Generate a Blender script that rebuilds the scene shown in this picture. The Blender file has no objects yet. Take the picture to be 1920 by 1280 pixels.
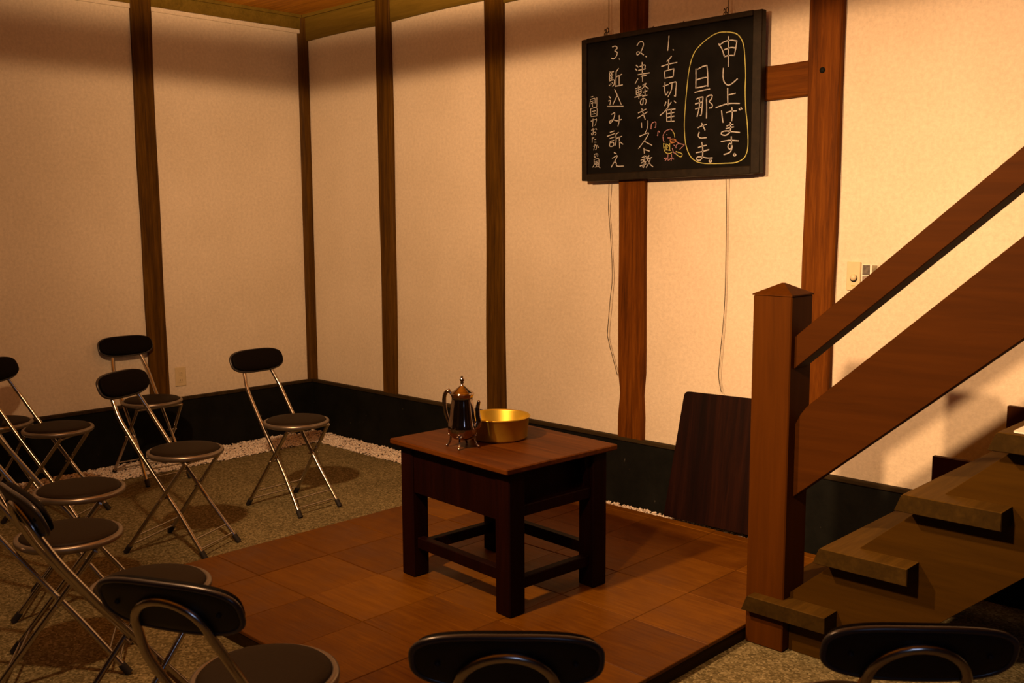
import bpy, math, random
from mathutils import Vector, Matrix
PI = math.pi
scene = bpy.context.scene
COL = scene.collection

# ------------------------------------------------------------------ camera
cam_data = bpy.data.cameras.new('camera')
cam = bpy.data.objects.new('camera', cam_data)
COL.objects.link(cam)
scene.camera = cam
YAW, PITCH, ROLL = math.radians(134.1889), math.radians(-7.0647), math.radians(-0.29015)
fw = Vector((math.cos(PITCH)*math.cos(YAW), math.cos(PITCH)*math.sin(YAW), math.sin(PITCH)))
rt = Vector((math.sin(YAW), -math.cos(YAW), 0))
up = rt.cross(fw)
rt, up = rt*math.cos(ROLL)+up*math.sin(ROLL), up*math.cos(ROLL)-rt*math.sin(ROLL)
m = Matrix((rt, up, -fw)).transposed().to_4x4()
m.translation = Vector((5.85188, -4.00784, 1.5))
cam.matrix_world = m
cam_data.sensor_fit = 'HORIZONTAL'
cam_data.sensor_width = 36.0
cam_data.lens = 1869.24/1920*36
cam_data.clip_start = 0.05
cam_data.dof.use_dof = True
cam_data.dof.focus_distance = 4.6
cam_data.dof.aperture_fstop = 9.0

# ------------------------------------------------------------------ world, lamps, exposure
world = bpy.data.worlds.new('world'); scene.world = world
world.use_nodes = True
world.node_tree.nodes['Background'].inputs[0].default_value = (1.0, 0.62, 0.32, 1)
world.node_tree.nodes['Background'].inputs[1].default_value = 0.002
WARM = (0.93, 0.525, 0.245)
LAMP = (3.33, -3.1, 2.37)

def lamp(name, kind, loc, power, color, radius=0.04, target=None, cone=None, blend=0.1):
    d = bpy.data.lights.new(name, kind); d.energy = power; d.color = color
    d.shadow_soft_size = radius
    if kind == 'SPOT': d.spot_size = math.radians(cone); d.spot_blend = blend
    o = bpy.data.objects.new(name, d); COL.objects.link(o); o.location = loc
    if target is not None:
        o.rotation_euler = (Vector(target)-Vector(loc)).to_track_quat('-Z', 'Y').to_euler()
    return o
# a shaded pendant lamp above the chairs (outside the frame). Its shade spreads the light: full below the
# rim and towards the two walls, a dim band through the shade, some light out of the open top
pend = lamp('pendant_light', 'POINT', LAMP, 440, WARM, 0.05)
ld = pend.data; ld.use_nodes = True; lnt = ld.node_tree
lem = next(n for n in lnt.nodes if n.type == 'EMISSION')
ltc = lnt.nodes.new('ShaderNodeTexCoord'); lsx = lnt.nodes.new('ShaderNodeSeparateXYZ')
lnt.links.new(ltc.outputs['Normal'], lsx.inputs[0])
def lrange(src, f0, f1, t0, t1):
    n = lnt.nodes.new('ShaderNodeMapRange'); n.interpolation_type = 'SMOOTHSTEP'
    for k, v in zip((1, 2, 3, 4), (f0, f1, t0, t1)): n.inputs[k].default_value = v
    lnt.links.new(src, n.inputs[0]); return n.outputs[0]
def lmath(op, a_, b_):
    n = lnt.nodes.new('ShaderNodeMath'); n.operation = op
    lnt.links.new(a_, n.inputs[0]); lnt.links.new(b_, n.inputs[1]); return n.outputs[0]
SGN = 1.0
low = lrange(lsx.outputs['Z'], -0.025*SGN, 0.012*SGN, 1.0, 0.06)
high = lrange(lsx.outputs['Z'], 0.05*SGN, 0.12*SGN, 0.0, 1.6)
side = lrange(lsx.outputs['Y'], 0.28*SGN, 0.66*SGN, 0.30, 1.14)
high = lmath('MULTIPLY', high, lrange(lsx.outputs['Z'], 0.18*SGN, 0.45*SGN, 1.0, 0.06))
front = lrange(lsx.outputs['Y'], 0.84*SGN, 1.0*SGN, 1.0, 0.80)
down = lrange(lsx.outputs['Z'], -0.52*SGN, -0.24*SGN, 0.80, 1.0)
side = lmath('MULTIPLY', lmath('MULTIPLY', side, front), down)
lnt.links.new(lmath('MULTIPLY', lmath('ADD', low, high), side), lem.inputs['Strength'])
# a spotlight behind it, turned to the blackboard and the foot of the stairs
lamp('spotlight', 'SPOT', (4.58, -4.1, 2.60), 800, WARM, 0.09, (4.30, 0.0, 0.85), 48, 1.0)
# cool evening light from a window behind the camera
wl = bpy.data.lights.new('window_light', 'AREA'); wl.energy = 5.0; wl.color = (0.45, 0.6, 1.0); wl.size = 0.7
wo = bpy.data.objects.new('window_light', wl); COL.objects.link(wo); wo.location = (7.4, -4.6, 1.9)
wo.rotation_euler = (Vector((4.9, -2.5, 0.6))-wo.location).to_track_quat('-Z', 'Y').to_euler()

vs = scene.view_settings
scene.display_settings.display_device = 'sRGB'
vs.view_transform = 'Standard'; vs.look = 'None'; vs.exposure = 0.0; vs.gamma = 1.0; vs.use_curve_mapping = False

# ------------------------------------------------------------------ materials
def nodes_of(name):
    mt = bpy.data.materials.new(name); mt.use_nodes = True
    nt = mt.node_tree; b = nt.nodes['Principled BSDF']
    return mt, nt, b
def ramp(nt, stops):
    r = nt.nodes.new('ShaderNodeValToRGB')
    el = r.color_ramp.elements
    while len(el) > 1: el.remove(el[-1])
    el[0].position = stops[0][0]; el[0].color = (*stops[0][1], 1)
    for p_, c in stops[1:]:
        e = el.new(p_); e.color = (*c, 1)
    return r
def coords(nt, scale=(1, 1, 1), rot=(0, 0, 0)):
    tc = nt.nodes.new('ShaderNodeTexCoord'); mp = nt.nodes.new('ShaderNodeMapping')
    mp.inputs['Scale'].default_value = scale; mp.inputs['Rotation'].default_value = rot
    nt.links.new(tc.outputs['Object'], mp.inputs['Vector']); return mp
def noise(nt, vec, scale, detail=4, rough=0.6, dist=0.0):
    n = nt.nodes.new('ShaderNodeTexNoise'); n.inputs['Scale'].default_value = scale
    n.inputs['Detail'].default_value = detail; n.inputs['Roughness'].default_value = rough
    n.inputs['Distortion'].default_value = dist
    nt.links.new(vec.outputs[0], n.inputs['Vector']); return n
def bump(nt, b, src, strength, dist=0.01):
    bm_ = nt.nodes.new('ShaderNodeBump'); bm_.inputs['Strength'].default_value = strength
    bm_.inputs['Distance'].default_value = dist
    nt.links.new(src, bm_.inputs['Height']); nt.links.new(bm_.outputs[0], b.inputs['Normal'])
def wood(name, dark, mid, light, axis='Z', fine=60, rough=0.55, bmp=0.25, rot=(0, 0, 0), spec=0.3):
    mt, nt, b = nodes_of(name)
    k = {'X': (0.06, 1, 1), 'Y': (1, 0.06, 1), 'Z': (1, 1, 0.06)}[axis]
    mp = coords(nt, k, rot)
    n1 = noise(nt, mp, fine, 5, 0.65, 0.6); n2 = noise(nt, mp, fine*0.16, 3, 0.55, 1.2)
    mx = nt.nodes.new('ShaderNodeMath'); mx.operation = 'MULTIPLY_ADD'
    mx.inputs[1].default_value = 0.5
    hl = nt.nodes.new('ShaderNodeMath'); hl.operation = 'MULTIPLY'; hl.inputs[1].default_value = 0.5
    nt.links.new(n2.outputs[0], hl.inputs[0])
    nt.links.new(n1.outputs[0], mx.inputs[0]); nt.links.new(hl.outputs[0], mx.inputs[2])
    r = ramp(nt, [(0.34, dark), (0.5, mid), (0.68, light)])
    nt.links.new(mx.outputs[0], r.inputs[0]); nt.links.new(r.outputs[0], b.inputs['Base Color'])
    b.inputs['Roughness'].default_value = rough; b.inputs['Specular IOR Level'].default_value = spec
    bump(nt, b, mx.outputs[0], bmp, 0.004)
    return mt
def plain(name, col, rough=0.5, metal=0.0, var=0.12, scale=30, spec=0.4, bmp=0.0):
    mt, nt, b = nodes_of(name)
    mp = coords(nt); n = noise(nt, mp, scale, 4)
    r = ramp(nt, [(0.3, tuple(c*(1-var) for c in col)), (0.7, tuple(min(1, c*(1+var)) for c in col))])
    nt.links.new(n.outputs[0], r.inputs[0]); nt.links.new(r.outputs[0], b.inputs['Base Color'])
    b.inputs['Roughness'].default_value = rough; b.inputs['Metallic'].default_value = metal
    b.inputs['Specular IOR Level'].default_value = spec
    if bmp: bump(nt, b, n.outputs[0], bmp, 0.003)
    return mt

def pale_top(mt, tint):
    # upward-facing surfaces get a paler tint than the sides
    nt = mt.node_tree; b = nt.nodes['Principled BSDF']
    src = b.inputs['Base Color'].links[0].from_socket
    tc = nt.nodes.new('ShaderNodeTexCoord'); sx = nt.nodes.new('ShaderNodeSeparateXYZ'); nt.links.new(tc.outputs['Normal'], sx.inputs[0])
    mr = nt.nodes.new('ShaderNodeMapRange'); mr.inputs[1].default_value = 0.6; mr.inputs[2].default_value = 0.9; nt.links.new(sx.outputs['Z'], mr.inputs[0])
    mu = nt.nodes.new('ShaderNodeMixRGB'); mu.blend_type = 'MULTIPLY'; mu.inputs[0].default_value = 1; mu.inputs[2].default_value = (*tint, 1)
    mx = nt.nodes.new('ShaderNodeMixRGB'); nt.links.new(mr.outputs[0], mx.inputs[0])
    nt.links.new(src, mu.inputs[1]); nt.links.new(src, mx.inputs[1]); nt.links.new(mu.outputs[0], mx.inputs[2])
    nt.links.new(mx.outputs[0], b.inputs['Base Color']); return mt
M = {}
M['post'] = wood('old_pillar_wood', (0.0410, 0.0117, 0.00060), (0.1025, 0.0289, 0.00120), (0.1804, 0.0562, 0.00360), 'Z', 80, 0.65, 0.45, spec=0.08)
M['post_dark'] = wood('dark_pillar_wood', (0.032, 0.013, 0.001), (0.072, 0.032, 0.0012), (0.13, 0.060, 0.004), 'Z', 80, 0.65, 0.45, spec=0.12)
M['post_x'] = wood('old_beam_wood', (0.0574, 0.0172, 0.00060), (0.1025, 0.0296, 0.00120), (0.1558, 0.0499, 0.00300), 'X', 70, 0.65, 0.4, spec=0.08)
M['ledge_x'] = wood('dark_ledge_wood', (0.012, 0.008, 0.004), (0.030, 0.020, 0.008), (0.050, 0.034, 0.014), 'X', 60, 0.65, 0.2, spec=0.1)
M['beam_dark'] = wood('smoked_beam_wood', (0.1000, 0.0633, 0.00720), (0.1400, 0.0897, 0.01080), (0.1800, 0.1150, 0.01680), 'X', 50, 0.7, 0.2, spec=0.1)
M['ceil'] = wood('ceiling_board_wood', (0.3432, 0.1361, 0.00892), (0.5434, 0.2402, 0.01785), (0.7150, 0.3363, 0.02974), 'X', 50, 0.6, 0.2, spec=0.15)
M['stair'] = wood('painted_stair_wood', (0.0422, 0.0122, 0.00050), (0.0544, 0.0157, 0.00050), (0.0680, 0.0197, 0.00075), 'Z', 40, 0.6, 0.12, spec=0.05)
M['rail'] = wood('painted_rail_wood', (0.0330, 0.0096, 0.00040), (0.0429, 0.0123, 0.00050), (0.0541, 0.0156, 0.00065), 'X', 40, 0.6, 0.12, (0, math.radians(41), 0), 0.05)
M['tread'] = wood('brown_tread_wood', (0.0187, 0.0101, 0.00140), (0.0281, 0.0152, 0.00203), (0.0429, 0.0234, 0.00351), 'Y', 50, 0.65, 0.2, spec=0.06)
pale_top(M['tread'], (2.4, 2.3, 2.3))
M['string'] = wood('painted_string_wood', (0.030, 0.0135, 0.0006), (0.040, 0.0180, 0.0008), (0.052, 0.0235, 0.001), 'X', 40, 0.6, 0.12, (0, math.radians(41), 0), 0.05)
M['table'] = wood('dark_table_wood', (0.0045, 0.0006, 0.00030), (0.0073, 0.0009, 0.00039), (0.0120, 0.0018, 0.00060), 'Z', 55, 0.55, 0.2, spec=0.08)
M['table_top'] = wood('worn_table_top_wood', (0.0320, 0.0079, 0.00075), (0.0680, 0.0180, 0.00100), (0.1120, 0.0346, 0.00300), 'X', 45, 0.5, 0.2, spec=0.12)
M['plank'] = wood('red_brown_board_wood', (0.0030, 0.0004, 0.00021), (0.0083, 0.0014, 0.00045), (0.0225, 0.0050, 0.00120), 'Z', 34, 0.5, 0.25, spec=0.12)
M['metal'] = plain('brushed_steel_tube', (0.46, 0.42, 0.38), 0.22, 1.0, 0.08, 60)
M['rim'] = plain('grey_rim_plastic', (0.26, 0.22, 0.18), 0.35, 0.8, 0.08, 40)
M['vinyl'] = plain('dark_brown_vinyl', (0.016, 0.0095, 0.004), 0.6, 0, 0.15, 120, 0.12, 0.15)
M['pad'] = plain('black_pad_vinyl', (0.004, 0.0025, 0.0018), 0.7, 0, 0.15, 120, 0.06, 0.1)
M['shell'] = plain('black_back_shell', (0.006, 0.0055, 0.006), 0.45, 0, 0.1, 60, 0.3)
M['lip'] = plain('glossy_shell_edge', (0.05, 0.045, 0.045), 0.28, 0.4, 0.1, 60, 0.6)
M['rubber'] = plain('black_rubber', (0.012, 0.010, 0.009), 0.7, 0, 0.1)
M['silver'] = plain('tarnished_silver', (0.40, 0.33, 0.29), 0.11, 1.0, 0.15, 25)
M['gold'] = plain('gold_anodised_metal', (0.66, 0.46, 0.055), 0.36, 0.8, 0.06, 20)
M['slate'] = plain('chalkboard_black', (0.0055, 0.0050, 0.0045), 0.7, 0, 0.45, 6, 0.06)
M['slate_frame'] = plain('black_frame_wood', (0.012, 0.008, 0.004), 0.5, 0, 0.4, 40, 0.2)
M['chalk'] = plain('white_chalk', (0.44, 0.44, 0.44), 0.95, 0, 0.25, 300, 0.1)
M['chalk_yellow'] = plain('yellow_chalk', (0.46, 0.45, 0.15), 0.95, 0, 0.2, 300, 0.1)
M['chalk_pink'] = plain('pink_chalk', (0.40, 0.22, 0.25), 0.95, 0, 0.2, 300, 0.1)
M['chalk_orange'] = plain('orange_chalk', (0.45, 0.20, 0.08), 0.95, 0, 0.2, 300, 0.1)
M['wire'] = plain('thin_dark_wire', (0.05, 0.035, 0.02), 0.5, 0.5)
M['black'] = plain('black_plastic', (0.01, 0.01, 0.01), 0.4)
M['cream'] = plain('cream_plastic', (0.62, 0.52, 0.33), 0.45, 0, 0.04)
M['paper'] = plain('white_paper', (0.80, 0.76, 0.68), 0.8, 0, 0.03)
M['brass'] = plain('brass_screw', (0.5, 0.35, 0.12), 0.3, 1.0)

def mat_plaster():
    mt, nt, b = nodes_of('cream_plaster')
    mp = coords(nt); n = noise(nt, mp, 1.3, 5, 0.6); f = noise(nt, mp, 90, 6, 0.7)
    r = ramp(nt, [(0.3, (0.66, 0.575, 0.45)), (0.7, (0.76, 0.675, 0.55))])
    sp = noise(nt, mp, 55, 3, 0.75); r3 = ramp(nt, [(0.3, (0.88, 0.88, 0.88)), (0.7, (1.07, 1.07, 1.07))])
    nt.links.new(sp.outputs[0], r3.inputs[0])
    mm = nt.nodes.new('ShaderNodeMixRGB'); mm.blend_type = 'MULTIPLY'; mm.inputs[0].default_value = 1
    nt.links.new(n.outputs[0], r.inputs[0]); nt.links.new(r.outputs[0], mm.inputs[1]); nt.links.new(r3.outputs[0], mm.inputs[2])
    nt.links.new(mm.outputs[0], b.inputs['Base Color'])
    b.inputs['Roughness'].default_value = 0.92; b.inputs['Specular IOR Level'].default_value = 0.15
    bump(nt, b, f.outputs[0], 0.35, 0.004); return mt
M['plaster'] = mat_plaster()
def mat_base():
    mt, nt, b = nodes_of('black_stem_wall')
    mp = coords(nt); n = noise(nt, mp, 5, 6, 0.7)
    v = nt.nodes.new('ShaderNodeTexNoise'); v.inputs['Scale'].default_value = 26; v.inputs['Detail'].default_value = 2
    nt.links.new(mp.outputs[0], v.inputs['Vector'])
    r = ramp(nt, [(0.35, (0.004, 0.0045, 0.004)), (0.7, (0.009, 0.0095, 0.008))])
    r2 = ramp(nt, [(0.74, (0, 0, 0)), (0.80, (0.05, 0.045, 0.038))])
    ad = nt.nodes.new('ShaderNodeMixRGB'); ad.blend_type = 'ADD'; ad.inputs[0].default_value = 1
    nt.links.new(n.outputs[0], r.inputs[0]); nt.links.new(v.outputs[0], r2.inputs[0])
    nt.links.new(r.outputs[0], ad.inputs[1]); nt.links.new(r2.outputs[0], ad.inputs[2])
    nt.links.new(ad.outputs[0], b.inputs['Base Color'])
    b.inputs['Roughness'].default_value = 0.65; b.inputs['Specular IOR Level'].default_value = 0.08
    bump(nt, b, n.outputs[0], 0.2, 0.01); return mt
M['stem'] = mat_base()
def mat_floor():
    mt, nt, b = nodes_of('washed_gravel_floor')
    mp = coords(nt)
    v = nt.nodes.new('ShaderNodeTexVoronoi'); v.inputs['Scale'].default_value = 130
    nt.links.new(mp.outputs[0], v.inputs['Vector'])
    n = noise(nt, mp, 170, 3, 0.7); g = noise(nt, mp, 2.2, 4)
    sx = nt.nodes.new('ShaderNodeSeparateColor'); nt.links.new(v.outputs['Color'], sx.inputs[0])
    r = ramp(nt, [(0.0, (0.035, 0.028, 0.012)), (0.35, (0.125, 0.102, 0.045)), (0.7, (0.25, 0.21, 0.105)), (1.0, (0.50, 0.44, 0.26))])
    mul = nt.nodes.new('ShaderNodeMath'); mul.operation = 'MULTIPLY_ADD'; mul.inputs[1].default_value = 0.55
    h = nt.nodes.new('ShaderNodeMath'); h.operation = 'MULTIPLY'; h.inputs[1].default_value = 0.55
    nt.links.new(n.outputs[0], h.inputs[0]); nt.links.new(sx.outputs[0], mul.inputs[0]); nt.links.new(h.outputs[0], mul.inputs[2])
    nt.links.new(mul.outputs[0], r.inputs[0])
    r2 = ramp(nt, [(0.3, (0.78, 0.78, 0.78)), (0.7, (1.05, 1.05, 1.05))]); nt.links.new(g.outputs[0], r2.inputs[0])
    mm = nt.nodes.new('ShaderNodeMixRGB'); mm.blend_type = 'MULTIPLY'; mm.inputs[0].default_value = 1
    nt.links.new(r.outputs[0], mm.inputs[1]); nt.links.new(r2.outputs[0], mm.inputs[2])
    nt.links.new(mm.outputs[0], b.inputs['Base Color'])
    b.inputs['Roughness'].default_value = 0.95; b.inputs['Specular IOR Level'].default_value = 0.1
    bump(nt, b, mul.outputs[0], 0.7, 0.006); return mt
M['floor'] = mat_floor()
def mat_pebble():
    mt, nt, b = nodes_of('white_pebble_stone')
    mp = coords(nt); v = nt.nodes.new('ShaderNodeTexVoronoi'); v.inputs['Scale'].default_value = 55
    nt.links.new(mp.outputs[0], v.inputs['Vector'])
    sx = nt.nodes.new('ShaderNodeSeparateColor'); nt.links.new(v.outputs['Color'], sx.inputs[0])
    r = ramp(nt, [(0, (0.62, 0.52, 0.44)), (0.6, (0.80, 0.72, 0.63)), (1, (0.90, 0.85, 0.77))])
    nt.links.new(sx.outputs[0], r.inputs[0]); nt.links.new(r.outputs[0], b.inputs['Base Color'])
    b.inputs['Roughness'].default_value = 0.7; return mt
M['pebble'] = mat_pebble()
def mat_tile():
    # square parquet tiles 0.345 m: each tile its own shade and grain direction
    mt, nt, b = nodes_of('wooden_floor_tile')
    tc = nt.nodes.new('ShaderNodeTexCoord')
    mp = nt.nodes.new('ShaderNodeMapping'); mp.vector_type = 'TEXTURE'
    mp.inputs['Location'].default_value = (2.03, -2.265, 0); mp.inputs['Scale'].default_value = (0.345, 0.345, 0.345)
    nt.links.new(tc.outputs['Object'], mp.inputs['Vector'])
    fl = nt.nodes.new('ShaderNodeVectorMath'); fl.operation = 'FLOOR'; nt.links.new(mp.outputs[0], fl.inputs[0])
    mk = nt.nodes.new('ShaderNodeVectorMath'); mk.operation = 'MULTIPLY'; mk.inputs[1].default_value = (1, 1, 0)
    nt.links.new(fl.outputs[0], mk.inputs[0])
    wn = nt.nodes.new('ShaderNodeTexWhiteNoise'); nt.links.new(mk.outputs[0], wn.inputs['Vector'])
    ad = nt.nodes.new('ShaderNodeVectorMath'); ad.operation = 'ADD'
    nt.links.new(tc.outputs['Object'], ad.inputs[0]); nt.links.new(wn.outputs['Color'], ad.inputs[1])
    m2 = nt.nodes.new('ShaderNodeMapping'); m2.inputs['Scale'].default_value = (0.07, 1, 1); nt.links.new(ad.outputs[0], m2.inputs[0])
    n = noise(nt, m2, 70, 5, 0.65, 0.6)
    bl = noise(nt, ad, 5, 4, 0.6)
    s1 = nt.nodes.new('ShaderNodeMath'); s1.operation = 'MULTIPLY_ADD'; s1.inputs[1].default_value = 0.45
    s2 = nt.nodes.new('ShaderNodeMath'); s2.operation = 'MULTIPLY_ADD'; s2.inputs[1].default_value = 0.35
    s3 = nt.nodes.new('ShaderNodeMath'); s3.operation = 'MULTIPLY'; s3.inputs[1].default_value = 0.2
    nt.links.new(wn.outputs['Value'], s3.inputs[0])
    nt.links.new(bl.outputs[0], s2.inputs[0]); nt.links.new(s3.outputs[0], s2.inputs[2])
    nt.links.new(n.outputs[0], s1.inputs[0]); nt.links.new(s2.outputs[0], s1.inputs[2])
    r = ramp(nt, [(0.3, (0.068, 0.0195, 0.0006)), (0.5, (0.122, 0.043, 0.0010)), (0.7, (0.19, 0.073, 0.003))])
    nt.links.new(s1.outputs[0], r.inputs[0]); nt.links.new(r.outputs[0], b.inputs['Base Color'])
    rr = ramp(nt, [(0.35, (0.36,)*3), (0.65, (0.55,)*3)]); nt.links.new(bl.outputs[0], rr.inputs[0])
    nt.links.new(rr.outputs[0], b.inputs['Roughness'])
    b.inputs['Specular IOR Level'].default_value = 0.15
    bump(nt, b, n.outputs[0], 0.15, 0.003); return mt
M['tile'] = mat_tile()

# ------------------------------------------------------------------ mesh builder
class MB:
    def __init__(s): s.v = []; s.f = []; s.sm = []
    def add(s, vs_, fs, smooth=False):
        o = len(s.v); s.v += [tuple(x) for x in vs_]
        s.f += [tuple(i+o for i in f) for f in fs]; s.sm += [smooth]*len(fs)
        return s
    def box(s, x0, x1, y0, y1, z0, z1, b=0.0):
        """box, optionally with chamfered edges"""
        if b <= 0:
            vs_ = [(x, y, z) for x in (x0, x1) for y in (y0, y1) for z in (z0, z1)]
            return s.add(vs_, [(0, 1, 3, 2), (4, 6, 7, 5), (0, 4, 5, 1), (2, 3, 7, 6), (0, 2, 6, 4), (1, 5, 7, 3)])
        vs_ = []; idx = {}
        X = (x0, x1); Y = (y0, y1); Z = (z0, z1)
        for i in (0, 1):
            for j in (0, 1):
                for k in (0, 1):
                    sx, sy, sz = (1-2*i)*b, (1-2*j)*b, (1-2*k)*b
                    for a in range(3):
                        q = [X[i]+sx, Y[j]+sy, Z[k]+sz]; q[a] = (X[i], Y[j], Z[k])[a]
                        idx[(i, j, k, a)] = len(vs_); vs_.append(q)
        fs = []
        for a in range(3):
            b_, c_ = [(1, 2), (2, 0), (0, 1)][a]
            for e in (0, 1):
                q = []
                for (p_, r_) in ((0, 0), (1, 0), (1, 1), (0, 1)):
                    t = [0, 0, 0]; t[a] = e; t[b_] = p_; t[c_] = r_; q.append(idx[(*t, a)])
                fs.append(tuple(q if e else q[::-1]))
        for a in range(3):
            b_, c_ = [(1, 2), (2, 0), (0, 1)][a]
            for p_ in (0, 1):
                for r_ in (0, 1):
                    t0 = [0, 0, 0]; t1 = [0, 0, 0]; t1[a] = 1
                    for t in (t0, t1): t[b_] = p_; t[c_] = r_
                    q = [idx[(*t0, b_)], idx[(*t1, b_)], idx[(*t1, c_)], idx[(*t0, c_)]]
                    fs.append(tuple(q if (p_ == r_) else q[::-1]))
        for i in (0, 1):
            for j in (0, 1):
                for k in (0, 1):
                    q = [idx[(i, j, k, a)] for a in range(3)]
                    fs.append(tuple(q if (i+j+k) % 2 else q[::-1]))
        return s.add(vs_, fs)
    def prism(s, poly, a0, a1, axis='y', b=0.0):
        """extrude a 2-D polygon; axis y: poly is (x,z); axis z: (x,y); axis x: (y,z)"""
        def P(p_, a):
            return {'y': (p_[0], a, p_[1]), 'z': (p_[0], p_[1], a), 'x': (a, p_[0], p_[1])}[axis]
        n = len(poly)
        if b > 0:
            cx = sum(p_[0] for p_ in poly)/n; cy = sum(p_[1] for p_ in poly)/n
            ins = []
            for i in range(n):
                p0, p1, p2 = Vector(poly[i-1]), Vector(poly[i]), Vector(poly[(i+1) % n])
                d1 = (p1-p0).normalized(); d2 = (p2-p1).normalized()
                n1 = Vector((-d1.y, d1.x)); n2 = Vector((-d2.y, d2.x)); nn = (n1+n2)
                nn = nn/max(0.3, nn.length_squared)*2 if nn.length > 1e-6 else n1
                ins.append((p1, nn))
            ar = sum(poly[i][0]*poly[(i+1) % n][1]-poly[(i+1) % n][0]*poly[i][1] for i in range(n))
            sg = 1 if ar > 0 else -1
            inner = [tuple(p_+nn*b*sg*0.7) for p_, nn in ins]
            rings = [(inner, a0), (poly, a0+b), (poly, a1-b), (inner, a1)]
        else: rings = [(poly, a0), (poly, a1)]
        vs_ = [P(q, a) for pl, a in rings for q in pl]; fs = []
        for r_ in range(len(rings)-1):
            for i in range(n):
                j = (i+1) % n; fs.append((r_*n+i, r_*n+j, r_*n+n+j, r_*n+n+i))
        fs.append(tuple(range(n))[::-1]); o = (len(rings)-1)*n; fs.append(tuple(range(o, o+n)))
        return s.add(vs_, fs)
    def tube(s, pts, r, seg=10, closed=False, cap=True):
        P = [Vector(p_) for p_ in pts]; n = len(P); R_ = r if isinstance(r, (list, tuple)) else [r]*n
        T = []
        for i in range(n):
            if closed: t = P[(i+1) % n]-P[i-1]
            else: t = P[min(i+1, n-1)]-P[max(i-1, 0)]
            T.append(t.normalized())
        nrm = T[0].orthogonal().normalized(); vs_ = []; fs = []
        for i in range(n):
            nrm = (nrm-T[i]*nrm.dot(T[i])).normalized(); bn = T[i].cross(nrm)
            for k in range(seg):
                a = 2*PI*k/seg; vs_.append(P[i]+(nrm*math.cos(a)+bn*math.sin(a))*R_[i])
        m_ = n if closed else n-1
        for i in range(m_):
            for k in range(seg):
                a = i*seg+k; b_ = i*seg+(k+1) % seg; c = ((i+1) % n)*seg
                fs.append((a, b_, c+(k+1) % seg, c+k))
        s.add(vs_, fs, True)
        if cap and not closed:
            s.add(vs_[:seg], [tuple(range(seg))[::-1]]); s.add(vs_[-seg:], [tuple(range(seg))])
        return s
    def lathe(s, prof, c=(0, 0, 0), seg=40, lobes=0, amp=0.0, smooth=True):
        vs_ = []; fs = []
        for r_, z in prof:
            for k in range(seg):
                a = 2*PI*k/seg; q = r_*(1+amp*math.cos(lobes*a)) if lobes else r_
                vs_.append((c[0]+q*math.cos(a), c[1]+q*math.sin(a), c[2]+z))
        for i in range(len(prof)-1):
            for k in range(seg):
                j = (k+1) % seg; fs.append((i*seg+k, i*seg+j, (i+1)*seg+j, (i+1)*seg+k))
        s.add(vs_, fs, smooth)
        if prof[0][0] > 1e-5: s.add(vs_[:seg], [tuple(range(seg))[::-1]])
        if prof[-1][0] > 1e-5: s.add(vs_[-seg:], [tuple(range(seg))])
        return s
    def ball(s, c, r, seg=12, ring=8, sc=(1, 1, 1)):
        vs_ = []; fs = []
        for i in range(ring+1):
            t = PI*i/ring
            for k in range(seg):
                a = 2*PI*k/seg
                vs_.append((c[0]+r*sc[0]*math.sin(t)*math.cos(a), c[1]+r*sc[1]*math.sin(t)*math.sin(a), c[2]-r*sc[2]*math.cos(t)))
        for i in range(ring):
            for k in range(seg):
                j = (k+1) % seg; fs.append((i*seg+k, i*seg+j, (i+1)*seg+j, (i+1)*seg+k))
        return s.add(vs_, fs, True)
    def xf(s, M_):
        s.v = [tuple(M_ @ Vector(q)) for q in s.v]; return s
    def build(s, name, mat, parent=None, loc=None):
        me = bpy.data.meshes.new(name); me.from_pydata(s.v, [], s.f)
        me.polygons.foreach_set('use_smooth', s.sm); me.materials.append(mat)
        me.validate(); me.update()
        o = bpy.data.objects.new(name, me); COL.objects.link(o)
        if parent is not None: o.parent = parent
        if loc is not None: o.location = loc
        return o
def spline(pts, n=6):
    """Catmull-Rom through the points"""
    P = [Vector(p_) for p_ in pts]; out = []
    for i in range(len(P)-1):
        p0 = P[i-1] if i else P[0]*2-P[1]; p1, p2 = P[i], P[i+1]
        p3 = P[i+2] if i+2 < len(P) else P[-1]*2-P[-2]
        for k in range(n):
            t = k/n
            out.append(0.5*((2*p1)+(p2-p0)*t+(2*p0-5*p1+4*p2-p3)*t*t+(3*p1-p0-3*p2+p3)*t**3))
    out.append(P[-1]); return out
def fillet(pts, r, n=5):
    """polyline with rounded corners"""
    P = [Vector(p_) for p_ in pts]; out = [P[0]]
    for i in range(1, len(P)-1):
        a = (P[i-1]-P[i]); b_ = (P[i+1]-P[i]); d = min(r, a.length*0.45, b_.length*0.45)
        q0 = P[i]+a.normalized()*d; q2 = P[i]+b_.normalized()*d
        for k in range(n+1):
            t = k/n; out.append(q0*(1-t)**2+P[i]*2*t*(1-t)+q2*t*t)
    out.append(P[-1]); return out
def tag(o, label=None, cat=None, group=None, kind=None):
    if label: o['label'] = label
    if cat: o['category'] = cat
    if group: o['group'] = group
    if kind: o['kind'] = kind
    return o
def empty(name, loc, rz, label, cat, group=None):
    o = bpy.data.objects.new(name, None); COL.objects.link(o)
    o.location = loc; o.rotation_euler = (0, 0, rz); o.empty_display_size = 0.1
    return tag(o, label, cat, group)
def copy_tree(o, parent=None):
    c = o.copy(); COL.objects.link(c)
    if parent is not None: c.parent = parent
    for ch in list(o.children): copy_tree(ch, c)
    return c

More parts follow.
